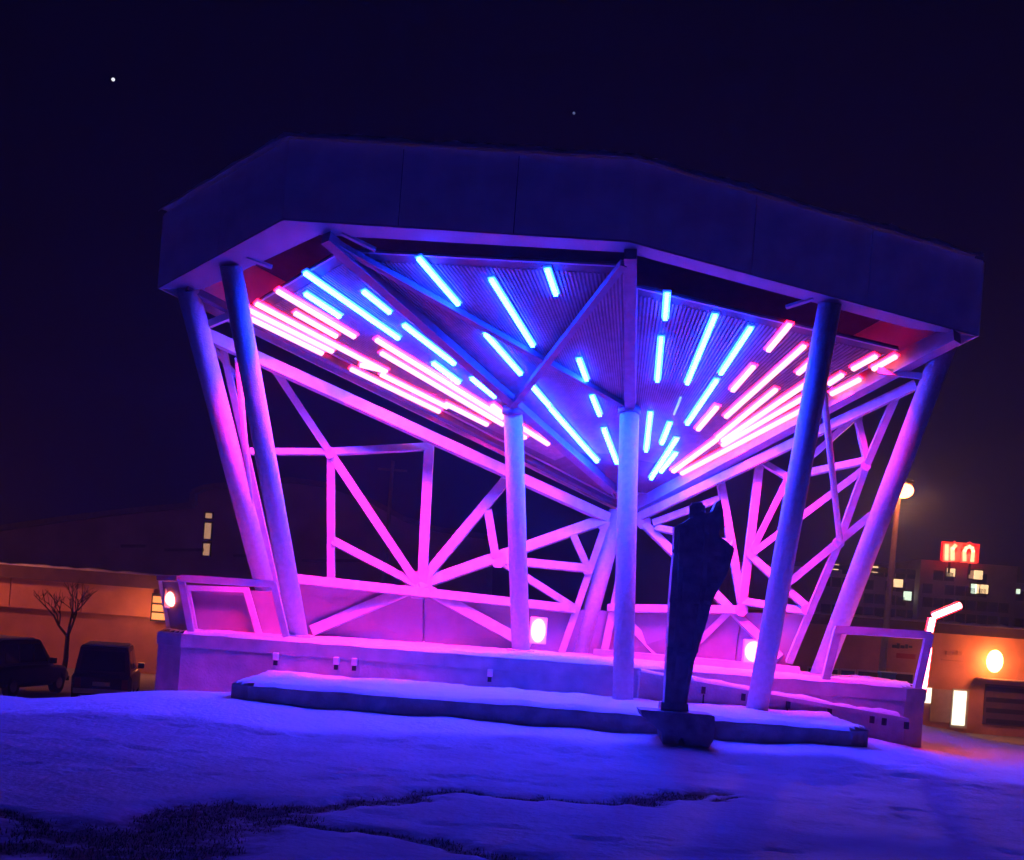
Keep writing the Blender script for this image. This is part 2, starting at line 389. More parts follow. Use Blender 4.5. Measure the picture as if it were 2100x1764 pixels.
# ceiling facets with radial boards
facets = [[(505,634),(690,521),(1250,1004),(1262,1022)], [(718,515),(1281,545),(1289,840),(1287,1010),(1262,1006),(1062,832)], [(1306,589),(1842,717),(1394,976),(1328,1012),(1300,1010)]]
A0 = (1288, 1016)
for fi, fc in enumerate(facets):
    q = [rp(x, y, -.02) for x, y in fc]
    c = prism('ceiling_panel', q, (0, 0, .05), M['ceil'], bs)
    v = []; f = []
    P2 = [(p.x, p.y) for p in q]; a = rp(*A0, -.028)
    k = 44 if fi == 0 else 64
    lo, hi = {0: ((505,640),(688,524)), 1: ((722,519),(1279,549)), 2: ((1308,593),(1838,719))}[fi]
    ps = []
    if fi == 0:
        for i in range(k): t = i/k; ps.append((505+185*t, 634-113*t))
    elif fi == 1:
        for i in range(k): t = i/(k-1); ps.append((722+557*t, 518+29*t))
    else:
        for i in range(k): t = i/(k-1); ps.append((1308+530*t, 592+126*t))
    for px, py in ps:
        e = rp(px, py, -.028)
        ts = [i/40 for i in range(41)]; ins = [t for t in ts if .22 < t < .995 and inside(a.x+(e.x-a.x)*t, a.y+(e.y-a.y)*t, P2)]
        if len(ins) < 4: continue
        s0, s1 = a.lerp(e, ins[0]), a.lerp(e, ins[-1])
        vv, ff = barvf(s0, s1, .026, .016, Vector((0, -RS, -1)), len(v), .45); v += vv; f += ff
    finish('ceiling_boards', v, f, M['batten'], c, kind='stuff')
    for i in range(len(q)):                               # pale metal trim round every facet
        if fi == 0 and i == 1 or True:
            bar('edge_trim', q[i], q[(i+1) % len(q)], .03, .034, M['edge'], c, Vector((0, -RS, -1)))
def rbar(name, a, b, w, h, dz, m): 
    return bar(name, rp(*a, dz), rp(*b, dz), w, h, m, bs, Vector((0, RS, 1)))
P3T, P4T = (1052, 832), (1291, 838)
rbar('ceiling_beam', (668, 487), (1256, 1003), .15, .16, -.10, M['beam'])
rbar('ceiling_beam', (1293, 520), (1291, 1012), .17, .18, -.10, M['beam'])
rbar('cross_brace', (672, 490), P4T, .09, .09, -.09, M['beam'])
rbar('cross_brace', (1279, 540), P3T, .10, .10, -.16, M['beam'])
# edge beams of the canopy along both rear edges, and struts across the gap behind the soffit
rbar('edge_beam', (383, 590), (1268, 1034), .09, .12, -.02, M['beam'])
bar('edge_beam', rp(1962, 684, -.05), rp(1312, 1034, -.12), .16, .30, M['edge'], bs, Vector((0, RS, 1)))
for a, b in (((505,528),(558,548)), ((1668,612),(1612,630)), ((700,478),(770,512)), ((1296,512),(1300,560))):
    rbar('gap_strut', a, b, .05, .05, -.01, M['soffit'])
# light strips
PINK_W = 18.0
blue = [(625,560,818,695),(626,603,698,650),(745,598,800,642),(828,667,932,747),(888,745,942,785),(967,776,1015,815),
 (858,530,940,625),(1007,573,1093,710),(1122,553,1140,605),(995,685,1068,768),(1187,737,1203,780),(1089,790,1127,834),(1129,838,1225,947),
 (1214,813,1230,852),(1238,880,1265,950),(1368,603,1364,655),(1356,693,1348,782),(1467,647,1409,787),(1540,673,1478,767),(1470,780,1409,870),
 (1334,847,1325,925),(1374,868,1357,910),(1388,900,1335,982),(1386,930,1355,968)]
pink = [(568,597,728,692),(525,623,735,734),(735,734,793,763),(508,635,683,722),(514,654,662,726),(604,642,691,691),(738,749,790,761),(719,757,902,845),(781,768,918,836),
 (771,697,1033,858),(781,724,1033,872),(913,828,1000,872),(1009,831,1034,850),(1068,876,1125,912),(1108,886,1197,958),(1069,893,1078,899),
 (1620,666,1575,720),(1650,710,1488,856),(1664,743,1636,767),(1546,752,1502,802),(1471,835,1431,882),(1592,799,1471,898),(1657,785,1481,905),
 (1652,814,1481,914),(1643,842,1397,972),(1471,901,1380,968),(1797,731,1748,758),(1728,769,1699,788),(1838,731,1790,758),(1764,778,1704,809)]
for lst, m, w in ((blue, M['blue_led'], .056), (pink, M['pink_led'], .064)):
    for x0_, y0_, x1_, y1_ in lst:
        a, b = rp(x0_, y0_, -.085), rp(x1_, y1_, -.085); e_ = (b-a).normalized()*.02; o_ = Vector((0, RS, 1)).normalized()*.04
        s = bar('light_strip', a+o_-e_, b+o_+e_, w+.058, .03, M['pink_halo' if m is M['pink_led'] else 'blue_halo'], bs, Vector((0, RS, 1)))  # wider glowing plate added as the halo round each tube
        bar('light_tube', a, b, w, .045, m, s, Vector((0, RS, 1)))
        if m is M['pink_led']:                            # the strip throws its beam steeply down
            d = bpy.data.lights.new('strip_beam', 'AREA'); d.shape = 'RECTANGLE'; d.size = (b-a).length; d.size_y = .06
            d.energy = PINK_W*(b-a).length; d.color = (1, .004, .10); d.spread = math.radians(72)
            lo_ = bpy.data.objects.new('strip_beam', d); C.objects.link(lo_)
            zax = -Vector((0, .50, -1)).normalized(); xax = (b-a).normalized(); xax = (xax-zax*xax.dot(zax)).normalized(); yax = zax.cross(xax)
            lo_.parent = s; c_ = (a+b)/2+Vector((0, 0, -.06))
            lo_.matrix_local = Matrix.Translation(c_-WL[s.name]) @ Matrix((xax, yax, zax)).transposed().to_4x4()
bar('light_strip', rp(1396, 815, -.075), rp(1382, 850, -.075), .03, .03, M['dim_led'], bs, Vector((0, RS, 1)))

# posts
def post(x0_, y0_, Y0, top, r, plate=True, m='frost'):
    a = pt(x0_, y0_, Y0); b = Vector(top); d = (b-a).normalized()
    o = tube('post', [a-d*.12, b], r, M[m], bs, 24)
    if plate:
        box('base_plate', (a.x-.24, a.y-.24, a.z-.06), (a.x+.24, a.y+.24, a.z+.012), M['steel'], o, bev=.01)
    return a, b
p2a, p2b = post(612, 1303, 20.95, rp(473, 543, .02), .158)
p3a, p3b = post(1068, 1333, 22.4, rp(*P3T, -.06), .158)
p4a, p4b = post(1277, 1440, 19.35, rp(*P4T, -.08), .158)
p5a, p5b = post(1551, 1461, 19.35, rp(1702, 622, .02), .165)
p6a, p6b = post(1682, 1384, 21.5, rp(1940, 704, .02), .168)
p1a, p1b = post(566, 1292, 22.3, rp(385, 592, .02), .17)
p7a, p7b = post(1188, 1340, 23.55, pt(1268, 1048, 23.6), .165)
for a, b in ((p3a, p3b), (p4a, p4b)):
    tube('post_cap', [b-(b-a).normalized()*.12, b], .185, M['beam'], bs, 20)

# lattice screens: nodes get their depth from the two leaning planes of the screens
def yl(x, y):
    xl = 566+(1292-y)*(-183/690); s = max(0, min(1, (x-xl)/(1245-xl))); t = (1300-y)/610
    return 22.3+1.15*s-3.0*(1-s)*t
def yr(x, y):
    xr = 1682+(1384-y)*(258/680); s = max(0, min(1, (xr-x)/(xr-1300))); t = (1370-y)/600
    return 21.55+1.9*s-2.55*(1-s)*t
def lat(fn, a, b, px, name='lattice_bar', dy=0):
    p, q = pt(*a, fn(*a)+dy), pt(*b, fn(*b)+dy); w = px*22/F
    return bar(name, p, q, w, w, M['steel'], bs, Vector((0, -1, .15)))
H = (858, 1200)
LB = [((408,680),(1245,1062),21), ((558,750),(676,928),14), ((676,928),H,17), ((511,926),(676,927),12), ((676,927),(880,916),14), ((679,928),(679,1192),15),
 ((679,1107),H,16), ((881,899),(866,1195),20), ((1050,970),H,20), ((1000,1045),(1016,1142),17), (H,(1243,1064),22), ((1174,1094),(1205,1165),15),
 ((1245,1066),(1152,1338),15), ((1022,1148),(1203,1166),17), ((1022,1148),(1176,1246),15), ((575,1184),(1178,1249),18), (H,(640,1294),22), (H,(1085,1324),22),
 ((455,702),(588,1302),12), ((408,680),(500,788),9)]
for i, (a, b, w) in enumerate(LB): lat(yl, a, b, w, dy=.004*(i % 5)-.01)
RB = [((1308,1062),(1882,787),17), ((1308,1062),(1600,1350),17), ((1342,1072),(1478,1022),14), ((1346,1082),(1505,1116),13), ((1477,985),(1523,1250),16),
 ((1558,946),(1521,1252),16), ((1560,946),(1618,980),12), ((1617,978),(1541,1132),12), ((1543,1135),(1775,960),13), ((1617,978),(1779,944),13), ((1617,978),(1757,853),12),
 ((1757,853),(1778,946),12), ((1840,806),(1775,957),13), ((1775,957),(1720,1113),13), ((1720,1113),(1618,1358),14), ((1608,1203),(1788,1055),14), ((1543,1143),(1656,1247),14),
 ((1248,1247),(1521,1251),16), ((1524,1233),(1656,1254),14), ((1296,1064),(1237,1346),16), ((1256,1243),(1364,1358),17), ((1500,1250),(1395,1352),13)]
for i, (a, b, w) in enumerate(RB): lat(yr, a, b, w, dy=.004*(i % 5)-.01)
def gusset(fn, x, y, r_, n=8):
    c_ = pt(x, y, fn(x, y)-.075); v = [c_+Vector((math.cos(2*math.pi*(k+.5)/n)*r_, 0, math.sin(2*math.pi*(k+.5)/n)*r_)) for k in range(n)]
    prism('gusset_plate', v, (0, .02, 0), M['steel'], bs)
for x, y, r_ in ((858,1200,.26), (676,928,.10), (881,903,.12), (1022,1148,.15), (1203,1166,.11), (1236,1070,.15), (679,1192,.11)): gusset(yl, x, y, r_)
for x, y, r_ in ((1521,1250,.12), (1559,950,.12), (1542,1134,.10), (1617,978,.09), (1776,955,.085), (1720,1113,.10), (1757,855,.10), (1320,1070,.14), (1655,1250,.10)): gusset(yr, x, y, r_)
tube('tie_rod', [pt(487, 735, 19.55), pt(518, 1085, 21.05)], .05, M['frost'], bs, 10)
tube('tie_rod', [pt(1687, 785, 18.65), pt(1722, 1107, yr(1722, 1107)-.1)], .05, M['frost'], bs, 10)
bar('knee_brace', pt(406, 674, 19.15), pt(486, 642, 19.05), .10, .10, M['edge'], bs)
bar('knee_brace', pt(1906, 774, 18.95), pt(1800, 760, 19.2), .09, .09, M['edge'], bs)
# solid lower screen behind the lattice foot, and the plinth under the right one
def quad(name, fn, pts, off, m):
    return prism(name, [pt(x, y, fn(x, y)+.08) for x, y in pts], off, m, bs)
quad('screen_panel', yl, [(585,1196),(868,1215),(868,1322),(600,1306)], (0, .04, 0), M['panel'])
quad('screen_panel', yl, [(870,1215),(1176,1250),(1150,1340),(870,1322)], (0, .04, 0), M['panel'])
quad('screen_panel', yl, [(1179,1250),(1258,1253),(1240,1348),(1153,1340)], (0, .04, 0), M['panel'])
quad('screen_panel', yr, [(1258,1253),(1520,1256),(1505,1368),(1242,1350)], (0, .04, 0), M['panel'])
quad('screen_panel', yr, [(1522,1256),(1654,1260),(1616,1382),(1507,1368)], (0, .04, 0), M['panel'])
pl = [pt(1215, 1352, 23.1), pt(1640, 1376, 21.35)]
v = []
prism('plinth', [(pl[0].x, pl[0].y, 1.03), (pl[1].x, pl[1].y, 1.03), (pl[1].x, pl[1].y, 1.17), (pl[0].x, pl[0].y, 1.17)], (.05, .35, 0), M['conc'], st)

# flood lights on the screens
def flood(x, y, Y, w, h, label, turn=0):
    p = pt(x, y, Y); t = thing('flood_light', (p.x, p.y, p.z-h/2), label, 'floodlight', 'flood lights behind the stage')
    box('housing', (p.x-w/2-.03, p.y, p.z-h/2-.03), (p.x+w/2+.03, p.y+.10, p.z+h/2+.03), M['plastic'], t, bev=.015)
    n = 20; v = []; 
    prof = [(1, 0), (.93, .05), (.7, .10), (.35, .125), (.01, .13)]; f = []
    for k, (r, d) in enumerate(prof):
        for i in range(n):
            a = 2*math.pi*i/n; v.append((p.x+math.cos(a)*r*w/2, p.y-.002-d*1.3, p.z+math.sin(a)*r*h/2))
    for k in range(len(prof)-1):
        for i in range(n): f.append((k*n+i, k*n+(i+1) % n, (k+1)*n+(i+1) % n, (k+1)*n+i))
    finish('lens', v, f, M['flood'], t, smooth=True)
    box('bracket', (p.x-.03, p.y+.101, p.z-.05), (p.x+.03, p.y+.22, p.z+.05), M['rubber'], t)
flood(1104, 1293, 22.75, .25, .42, 'glowing oval flood light mounted on the screen behind the middle post')
flood(1546, 1336, 21.75, .30, .34, 'glowing flood light half hidden by the front post next to the iron sculpture')
flood(356, 1228, 20.52, .26, .27, 'bright round flood light on the end panel of the boxed guard frame')

# ------------------------------------------------------------------ guard frames on the wing walls
gf = thing('guard_frame', pt(470, 1300, 20.3), 'boxed guard frame with a solid back panel on the stage wall near the parked vehicles', 'guard frame', None)
def fb(par, a, b, w=.10): return bar('rail', pt(*a), pt(*b), w, w, M['steel'], par, Vector((0, -1, .1)))
fb(gf, (371,1186,20.12), (563,1199,20.12), .11); fb(gf, (371,1183,20.12), (394,1302,20.12)); fb(gf, (561,1196,20.12), (587,1306,20.12))
fb(gf, (366,1187,20.14), (326,1186,20.62), .08); fb(gf, (328,1186,20.62), (348,1298,20.62), .06)
prism('end_panel', [pt(329,1190,20.63), pt(367,1189,20.18), pt(389,1299,20.18), pt(350,1299,20.63)], (.03, .03, 0), M['panel'], gf)
fb(gf, (384,1206,21.3), (507,1210,21.3), .09); fb(gf, (504,1206,21.3), (531,1300,21.3)); fb(gf, (384,1204,21.3), (402,1300,21.3), .08)
prism('back_panel', [pt(372,1204,21.42), pt(590,1215,21.42), pt(606,1303,21.42), pt(395,1300,21.42)], (0, .04, 0), M['panel'], gf)
gf2 = thing('guard_frame', pt(1790, 1405, 20.2), 'open tapered guard frame on the stage wall beside the orange lit building', 'guard frame', None)
fb(gf2, (1712,1291,20.12), (1908,1303,20.12), .12); fb(gf2, (1718,1290,20.12), (1691,1399,20.12), .12); fb(gf2, (1906,1300,20.12), (1881,1412,20.12), .12)

# ------------------------------------------------------------------ iron sculpture on its anvil
sy = 16.72
sc_ = thing('iron_sculpture', pt(1415, 1522, sy), 'tall tapering blackened iron sculpture standing on an anvil before the stage', 'sculpture')
def c1(x, y): return ((1560+x/5.5125)*2100/2560, (1200+y/5.5125)*2100/2560)
body = [c1(700,640), c1(690,1000), c1(660,1300), c1(635,1640), (1371,1291), (1366,1380), (1362,1456), (1406,1458), (1425,1355), (1446,1288), (1462,1232), c1(1320,1480), c1(1420,1300), c1(1480,1110), c1(1522,985), c1(1525,935), c1(1430,850), c1(1320,770), c1(1312,700), c1(1400,655), c1(1375,470), c1(1340,262), c1(1278,300), c1(1222,428), c1(1095,478), c1(940,505), c1(810,590)]
def slab(name, poly, Y, th, parent, bev=.03, m='iron'):
    bm = bmesh.new(); vs = [bm.verts.new(pt(x, y, Y)) for x, y in poly]; fc = bm.faces.new(vs)
    r = bmesh.ops.extrude_face_region(bm, geom=[fc]); 
    for e in r['geom']:
        if isinstance(e, bmesh.types.BMVert): e.co.y += th
    if bev: bmesh.ops.bevel(bm, geom=[e for e in bm.edges if abs(e.verts[0].co.y-e.verts[1].co.y) < 1e-5], offset=bev, segments=2, affect='EDGES')
    bmesh.ops.triangulate(bm, faces=[f_ for f_ in bm.faces if len(f_.verts) > 4])
    bm.verts.index_update(); v = [x.co.copy() for x in bm.verts]; f = [tuple(x.index for x in q.verts) for q in bm.faces]; bm.free()
    return finish(name, v, f, M[m], parent)
slab('blade', body, sy-.12, .24, sc_, .025)
for a, b, w in (((940,350),(940,520),22), ((1003,360),(1003,520),20), ((1075,345),(1075,500),24), ((925,352),(1090,345),20)):
    bar('prong', pt(*c1(*a), sy), pt(*c1(*b), sy), w/5.5*.82*sy/F*1.0, .08, M['iron'], sc_)
slab('rib', [c1(760,700), c1(735,1640), (1376,1400), (1382,1400), c1(800,1640), c1(835,700)], sy-.155, .04, sc_, 0)
slab('rib', [c1(1180,620), c1(1130,1500), (1413,1400), (1408,1400), c1(1075,1500), c1(1110,620)], sy-.155, .04, sc_, 0)
for yy in (1130, 1230, 1330): bar('band', pt(1378-(yy-1130)*.055, yy, sy-.13), pt(1480-(yy-1130)*.24, yy+6, sy-.13), .04, .05, M['iron'], sc_)
slab('collar', [(1357,1440), (1412,1444), (1413,1459), (1355,1456)], sy-.16, .32, sc_, .015)
def c3(x, y): return ((1560+x/7)*2100/2560, (1720+y/7)*2100/2560)
anv = [c3(285,380), c3(700,412), c3(1100,440), c3(1500,475), c3(1590,495), c3(1600,600), c3(1590,800), c3(1565,930), c3(1480,1065), c3(1090,1030), c3(1050,900), c3(1015,880), c3(975,905), c3(950,1000), c3(685,985), c3(660,780), c3(560,690), c3(440,600), c3(330,500)]
slab('anvil', anv, sy-.28, .56, sc_, .03)

# ------------------------------------------------------------------ bent light pole at the right of the stage
bp = thing('bent_light_pole', pt(1893, 1440, 21.4), 'bent red and white light tube on a pole behind the stage corner', 'light pole')
Y = 21.4
def led(a, b):
    p, q = pt(*a, Y), pt(*b, Y); bar('glow_strip', p+Vector((0, .06, 0)), q+Vector((0, .06, 0)), .15, .05, M['redglow'], bp, Vector((0, -1, 0)))  # wider red strip behind the tube, painted as its halo
    tube('light_tube', [p, q], .05, M['redtube'], bp, 10)
led((1893,1420), (1905,1328)); led((1907,1296), (1913,1268)); led((1914,1264), (1970,1241))
tube('pole', [pt(1880, 1540, Y+.13), pt(1893,1425,Y+.13), pt(1909,1290,Y+.13), pt(1914,1266,Y+.13), pt(1972,1241,Y+.13)], .03, M['pole'], bp, 8)

# ------------------------------------------------------------------ street lamp
sl = thing('street_lamp', pt(1800, 1440, 45), 'tall street lamp with a glowing orange head in front of the low building', 'street lamp')
a = pt(1808, 1345, 45); a = Vector((a.x, 45, -2.25)); b = pt(1843, 1010, 45)
tube('pole', [a, a.lerp(b, .5), b], [.15, .12, .085], M['pole'], sl, 12)
h = pt(1852, 999, 44.7)
tube('arm', [b, b+Vector((.05, -.1, .18)), h+Vector((0, .1, .12))], .05, M['pole'], sl, 8)
box('lamp_head', (h.x-.3, h.y-.3, h.z+.10), (h.x+.3, h.y+.3, h.z+.26), M['rubber'], sl, bev=.04)
v, f = tubevf([h+Vector((0, 0, -.12+.27*math.cos(math.pi*i/10))) for i in range(2, 11)], [.36*math.sin(math.pi*i/10)+.01 for i in range(2, 11)], 16)
finish('lamp_globe', v, f, M['sodium'], sl, smooth=True)
def lamp(name, loc, power, col, r, par):
    d = bpy.data.lights.new(name, 'POINT'); d.energy = power; d.color = col; d.shadow_soft_size = r
    o = bpy.data.objects.new(name, d); C.objects.link(o); o.parent = par; o.location = Vector(loc)-WL[par.name]; return o
ld = bpy.data.lights.new('lamp_light', 'SPOT'); ld.energy = 2300; ld.color = (1, .36, .15); ld.spot_size = math.radians(125); ld.spot_blend = .6; ld.shadow_soft_size = .25
lo2 = bpy.data.objects.new('lamp_light', ld); C.objects.link(lo2); lo2.parent = sl; lo2.location = h+Vector((0, -.35, -.35))-WL[sl.name]
lo2.rotation_euler = Vector((-.35, -1, -.50)).to_track_quat('-Z', 'Y').to_euler()

# ------------------------------------------------------------------ low building on the right
YB = 57
rb = thing('low_shop_building', (22, 62, -2.2), 'low ochre shop building with a wall lamp, lit door and snowy eave', 'building')
ZT = 2.15
def fpt(x, y): p = pt(x, y, YB); return p
wins = []
box('wall', (10.5, YB, -2.6), (36, 70, ZT), M['stucco'], rb)
box('eave', (10.2, YB-.7, ZT), (36.3, 70.3, ZT+.42), M['eave'], rb)
ridge('roof_snow', [(10.2, YB-.45, ZT+.42), (18, YB-.45, ZT+.42), (27, YB-.45, ZT+.42), (36, YB-.45, ZT+.42)], .6, .12, rb, 41, .3)
def rect(par, name, x0_, y0_, x1_, y1_, m, dep=.08, Yw=YB, pr=.03):
    a, b_ = pt(x0_, y0_, Yw), pt(x1_, y1_, Yw)
    return box(name, (min(a.x, b_.x), Yw-pr-dep, min(a.z, b_.z)), (max(a.x, b_.x), Yw-pr, max(a.z, b_.z)), m, par)
d_ = rect(rb, 'door', 1952, 1411, 1981, 1494, M['frame'], .08)
rect(d_, 'pane', 1956, 1416, 1977, 1488, M['doorlit'], .02, YB-.10)
g_ = rect(rb, 'garage_door', 2020, 1402, 2110, 1492, M['eave'], .06)
for i in range(4):
    y = 1404+i*22; rect(g_, 'panel', 2022, y+3, 2108, y+19, M['glass'], .03, YB-.075)
rect(rb, 'canopy', 2000, 1388, 2120, 1399, M['frame'], .9)
rect(rb, 'side_window', 1910, 1412, 1948, 1482, M['frame'], .06)
rect(rb, 'side_pane', 1898, 1410, 1908, 1442, M['doorlit'], .04)
for x0_, x1_ in ((1655,1682),(1690,1717),(1722,1752),(1757,1800),(1822,1872)):
    w_ = rect(rb, 'window', x0_, 1366+.06*(x0_-1650), x1_, 1410, M['frame'], .05)
    rect(w_, 'pane', x0_+3, 1370+.06*(x0_-1650), x1_-2, 1407, M['glass'], .02, YB-.07)
# lettering on the wall: dark script over a red bar, too far to read
q = rect(rb, 'sign_bar', 1838, 1339, 1876, 1352, M['redpaint'], .05)
for i, (x, y, w, hh) in enumerate(((1829,1322,10,7),(1839,1319,5,11),(1846,1323,8,7),(1856,1321,5,9),(1863,1324,7,5))):
    rect(rb, 'sign_letter', x, y, x+w, y+hh, M['darkpaint'], .04)
for i, (x, y, w, hh) in enumerate(((1940,1335,9,9),(1952,1337,7,6),(1962,1335,9,9),(1930,1352,44,5))):
    rect(rb, 'sign_letter', x, y, x+w, y+hh, M['stucco2'], .04)
wl = pt(2040, 1356, YB-.5)
box('lamp_bracket', (wl.x-.1, wl.y, wl.z-.1), (wl.x+.1, YB-.031, wl.z+.1), M['rubber'], rb)
v, f = tubevf([wl+Vector((0, 0, .5*math.cos(math.pi*i/10))) for i in range(11)], [.34*math.sin(math.pi*i/10)+.01 for i in range(11)], 18)
finish('wall_lamp', v, f, M['sodiumw'], rb, smooth=True)
lamp('lamp_light', wl+Vector((0, -1.6, -.1)), 110, (1, .27, .08), .3, rb)
bn = thing('blue_bin', pt(1822, 1398, 40)+Vector((0, 0, -1)), 'small blue bin behind the stage wall beside the bent light pole', 'bin')
p = pt(1822, 1396, 40)
prism('bin_body', [(p.x-.17, 40, -2.2), (p.x+.17, 40, -2.2), (p.x+.22, 40, p.z+.2), (p.x-.22, 40, p.z+.2)], (0, .4, 0), M['bluebin'], bn)
box('lid', (p.x-.25, 39.96, p.z+.202), (p.x+.25, 40.44, p.z+.27), M['bluebin'], bn, bev=.02)

# ------------------------------------------------------------------ far hotel with its red roof sign
YH = 160
ho = thing('hotel_block', (48, 170, -2.2), 'dark hotel block far behind with a few lit windows', 'building')
ht = pt(1970, 1160, YH).z
box('wall', (27, YH, -2.6), (110, 180, ht-1.6), M['hall'], ho)
box('tower', (50, YH-2, -2.6), (62, 178, ht+.3), M['hall'], ho)
box('parapet', (26.6, YH-.4, ht-1.6), (49.95, 180.4, ht-1.1), M['eave'], ho)
def hw(x, y, w, hgt, m):
    p = pt(x, y, YH); yy = YH-2 if 50.3 < p.x < 61.5 else YH
    f_ = box('window', (p.x-w/2-.15, yy-.16, p.z-hgt/2-.15), (p.x+w/2+.15, yy-.02, p.z+hgt/2+.15), M['eave'], ho)
    box('pane', (p.x-w/2, yy-.22, p.z-hgt/2), (p.x+w/2, yy-.17, p.z+hgt/2), m, f_)
for x, y, w, hgt, m in ((1712,1163,.9,.7,'warmwin'),(1786,1167,.6,.8,'warmwin'),(1795,1168,.6,.8,'warmwin'),(1840,1196,1.3,1.0,'warmwin'),(1829,1195,.5,.9,'tan'),(1860,1222,1.0,1.1,'coolwin'),
    (1938,1175,1.0,1.0,'warmwin'),(1993,1180,1.1,1.1,'warmwin'),(1980,1179,.7,1.0,'tan'),(1984,1208,.7,1.2,'coolwin'),(1991,1208,.5,1.1,'warmwin'),(2005,1209,1.0,1.1,'warmwin'),(2075,1213,.6,.7,'coolwin'),(2086,1213,.6,.6,'coolwin')):
    hw(x, y, w, hgt, M[m])
for x in range(1690, 2110, 22):
    for y0_ in (1150, 1180, 1208, 1236, 1264):
        y = y0_+.075*(x-1900)
        if random.random() < .75 and y > 1163: hw(x+3, y, .9, .9, M['glass'])
sg = thing('roof_sign', pt(1970, 1158, 156), 'glowing red and yellow letter sign on top of the hotel', 'sign')
def c2(x, y): return ((2300+x/9.8)*2100/2560, (1320+y/9.8)*2100/2560)
def stroke(pts, w, Yd, m, nm):
    v = []; f = []
    pp = [pt(*c2(*p), Yd) for p in pts]
    for a, b in zip(pp[:-1], pp[1:]):
        e = (b-a).normalized()*w*.3; vv, ff = barvf(a-e, b+e, w, .25, Vector((0, -1, 0)), len(v)); v += vv; f += ff
    return finish(nm, v, f, m, sg)
for i, (pts, w) in enumerate((([(660,420),(650,770)], 95), ([(870,430),(800,500),(800,770)], 105), ([(1090,790),(1090,560),(1130,490),(1210,450),(1280,490),(1300,570),(1280,810)], 95))):
    stroke(pts, w*.8/9.8*.82*156/F, 155.8, M['signlet'], 'letter_stroke')
    stroke(pts, (w+110)/9.8*.82*156/F, 156.3+.27*i, M['signred'], 'red_backing')
a, b = pt(*c2(530, 320), 156.9), pt(*c2(1430, 860), 156.9)
box('sign_board', (a.x, 156.85, b.z), (b.x, 157.0, a.z), M['signred'], sg)
for x in (1948, 1990):
    p = pt(x, 1150, 157); box('sign_leg', (p.x-.12, 157, ht-1.2), (p.x+.12, 157.2, p.z), M['rubber'], sg)

# ------------------------------------------------------------------ left: long low building, dark hall, cars, tree
lb = thing('long_low_building', (-16, 58, -2.2), 'long low orange lit building with a dark eave behind the parked vehicles', 'building')
YL = 55
zt = pt(150, 1195, YL).z
zm = pt(250, 1262, YL).z
box('lower_wall', (-34, YL+.5, -2.8), (-6, 70, zm), M['stucco2'], lb)
for i in range(9):
    x = -34+i*3.1; box('sign_panel', (x+.02, YL, zm+.002), (x+3.08, YL+.45, zt), M['stucco'], lb)
box('upper_wall', (-34, YL+.46, zm+.002), (-6, 70, zt), M['stucco2'], lb)
box('eave', (-34.4, YL-.7, zt+.002), (-5.6, 70.4, zt+.56), M['eave'], lb)
ridge('roof_snow', [(-34, YL-.4, zt+.56), (-20, YL-.4, zt+.56), (-6, YL-.4, zt+.56)], .6, .09, lb, 51, .3)
p = pt(331, 1246, YL)
bx_ = box('sign_box', (p.x-.35, YL-.36, p.z-.6), (p.x+.45, YL-.02, p.z+.6), M['rubber'], lb)
for k in range(3): box('light_cell', (p.x-.28, YL-.40, p.z-.52+k*.36), (p.x+.40, YL-.365, p.z-.24+k*.36), glow('sign_cell_%d' % k, (1, .22, .03), .6), bx_)
lamp('lamp_light', (p.x-.2, YL-1.6, p.z-.3), 85, (1, .27, .09), .3, lb)
s2 = thing('street_lamp', (p.x-9.5, YL-4.5, -2.2), 'added street lamp out of view, lighting the long low building', 'street lamp')  # unseen lamp added to light the wall and the hall
q2 = Vector((p.x-9.5, YL-4.5, 0))
tube('pole', [q2+Vector((0, 0, -2.3)), q2+Vector((0, 0, 3.6))], [.14, .09], M['pole'], s2, 10)
box('lamp_head', (q2.x-.3, q2.y-.25, 3.6), (q2.x+.3, q2.y+.25, 3.76), M['rubber'], s2, bev=.04)
v, f = tubevf([q2+Vector((0, -.3, 3.5)), q2+Vector((0, -.3, 3.25))], [.25, .15], 12); finish('lamp_globe', v, f, M['sodium'], s2, smooth=True)
lamp('lamp_light', q2+Vector((0, -.3, 2.9)), 800, (1, .22, .12), .3, s2)

hall = thing('dark_hall', (-16, 95, -2.2), 'big dark hall with a shallow curved roof behind the long low building', 'building')
YD = 90
prof = [(-300,1135),(0,1088),(140,1068),(270,1052),(400,1040),(401,1014),(425,1004),(520,994),(600,989),(680,1000),(760,1030),(830,1068),(900,1090),(1000,1105),(1000,1300),(-300,1300)]
P = [pt(x, y, YD) for x, y in prof]; P[-1].z = P[-2].z = -2.5
prism('wall', P, (0, 24, 0), M['hall'], hall)
for a, b in zip(P[:-3], P[1:-2]):
    if (b-a).length > .2: bar('roof_edge', a+Vector((0, -.5, .1)), b+Vector((0, -.5, .1)), .9, .35, M['halltrim'], hall)
for y0_, y1_ in ((1050,1066),(1070,1108),(1112,1142)):
    a, b = pt(430-(y0_-1050)*.07, y0_, YD), pt(430-(y1_-1050)*.07, y1_, YD)
    w_ = bar('stair_window', a+Vector((0, -.1, 0)), b+Vector((0, -.1, 0)), .62, .16, M['eave'], hall, Vector((0, -1, 0)))
    bar('pane', a+Vector((0, -.2, -.1)), b+Vector((0, -.2, .1)), .44, .06, M['tan'], w_, Vector((0, -1, 0)))
for x0_, x1_, y in ((250,300,1120),(340,420,1128),(480,600,1140),(620,760,1150)):
    a, b = pt(x0_, y, YD), pt(x1_, y, YD); bar('ledge', a+Vector((0, -.15, 0)), b+Vector((0, -.15, 0)), .3, .2, M['halltrim'], hall)
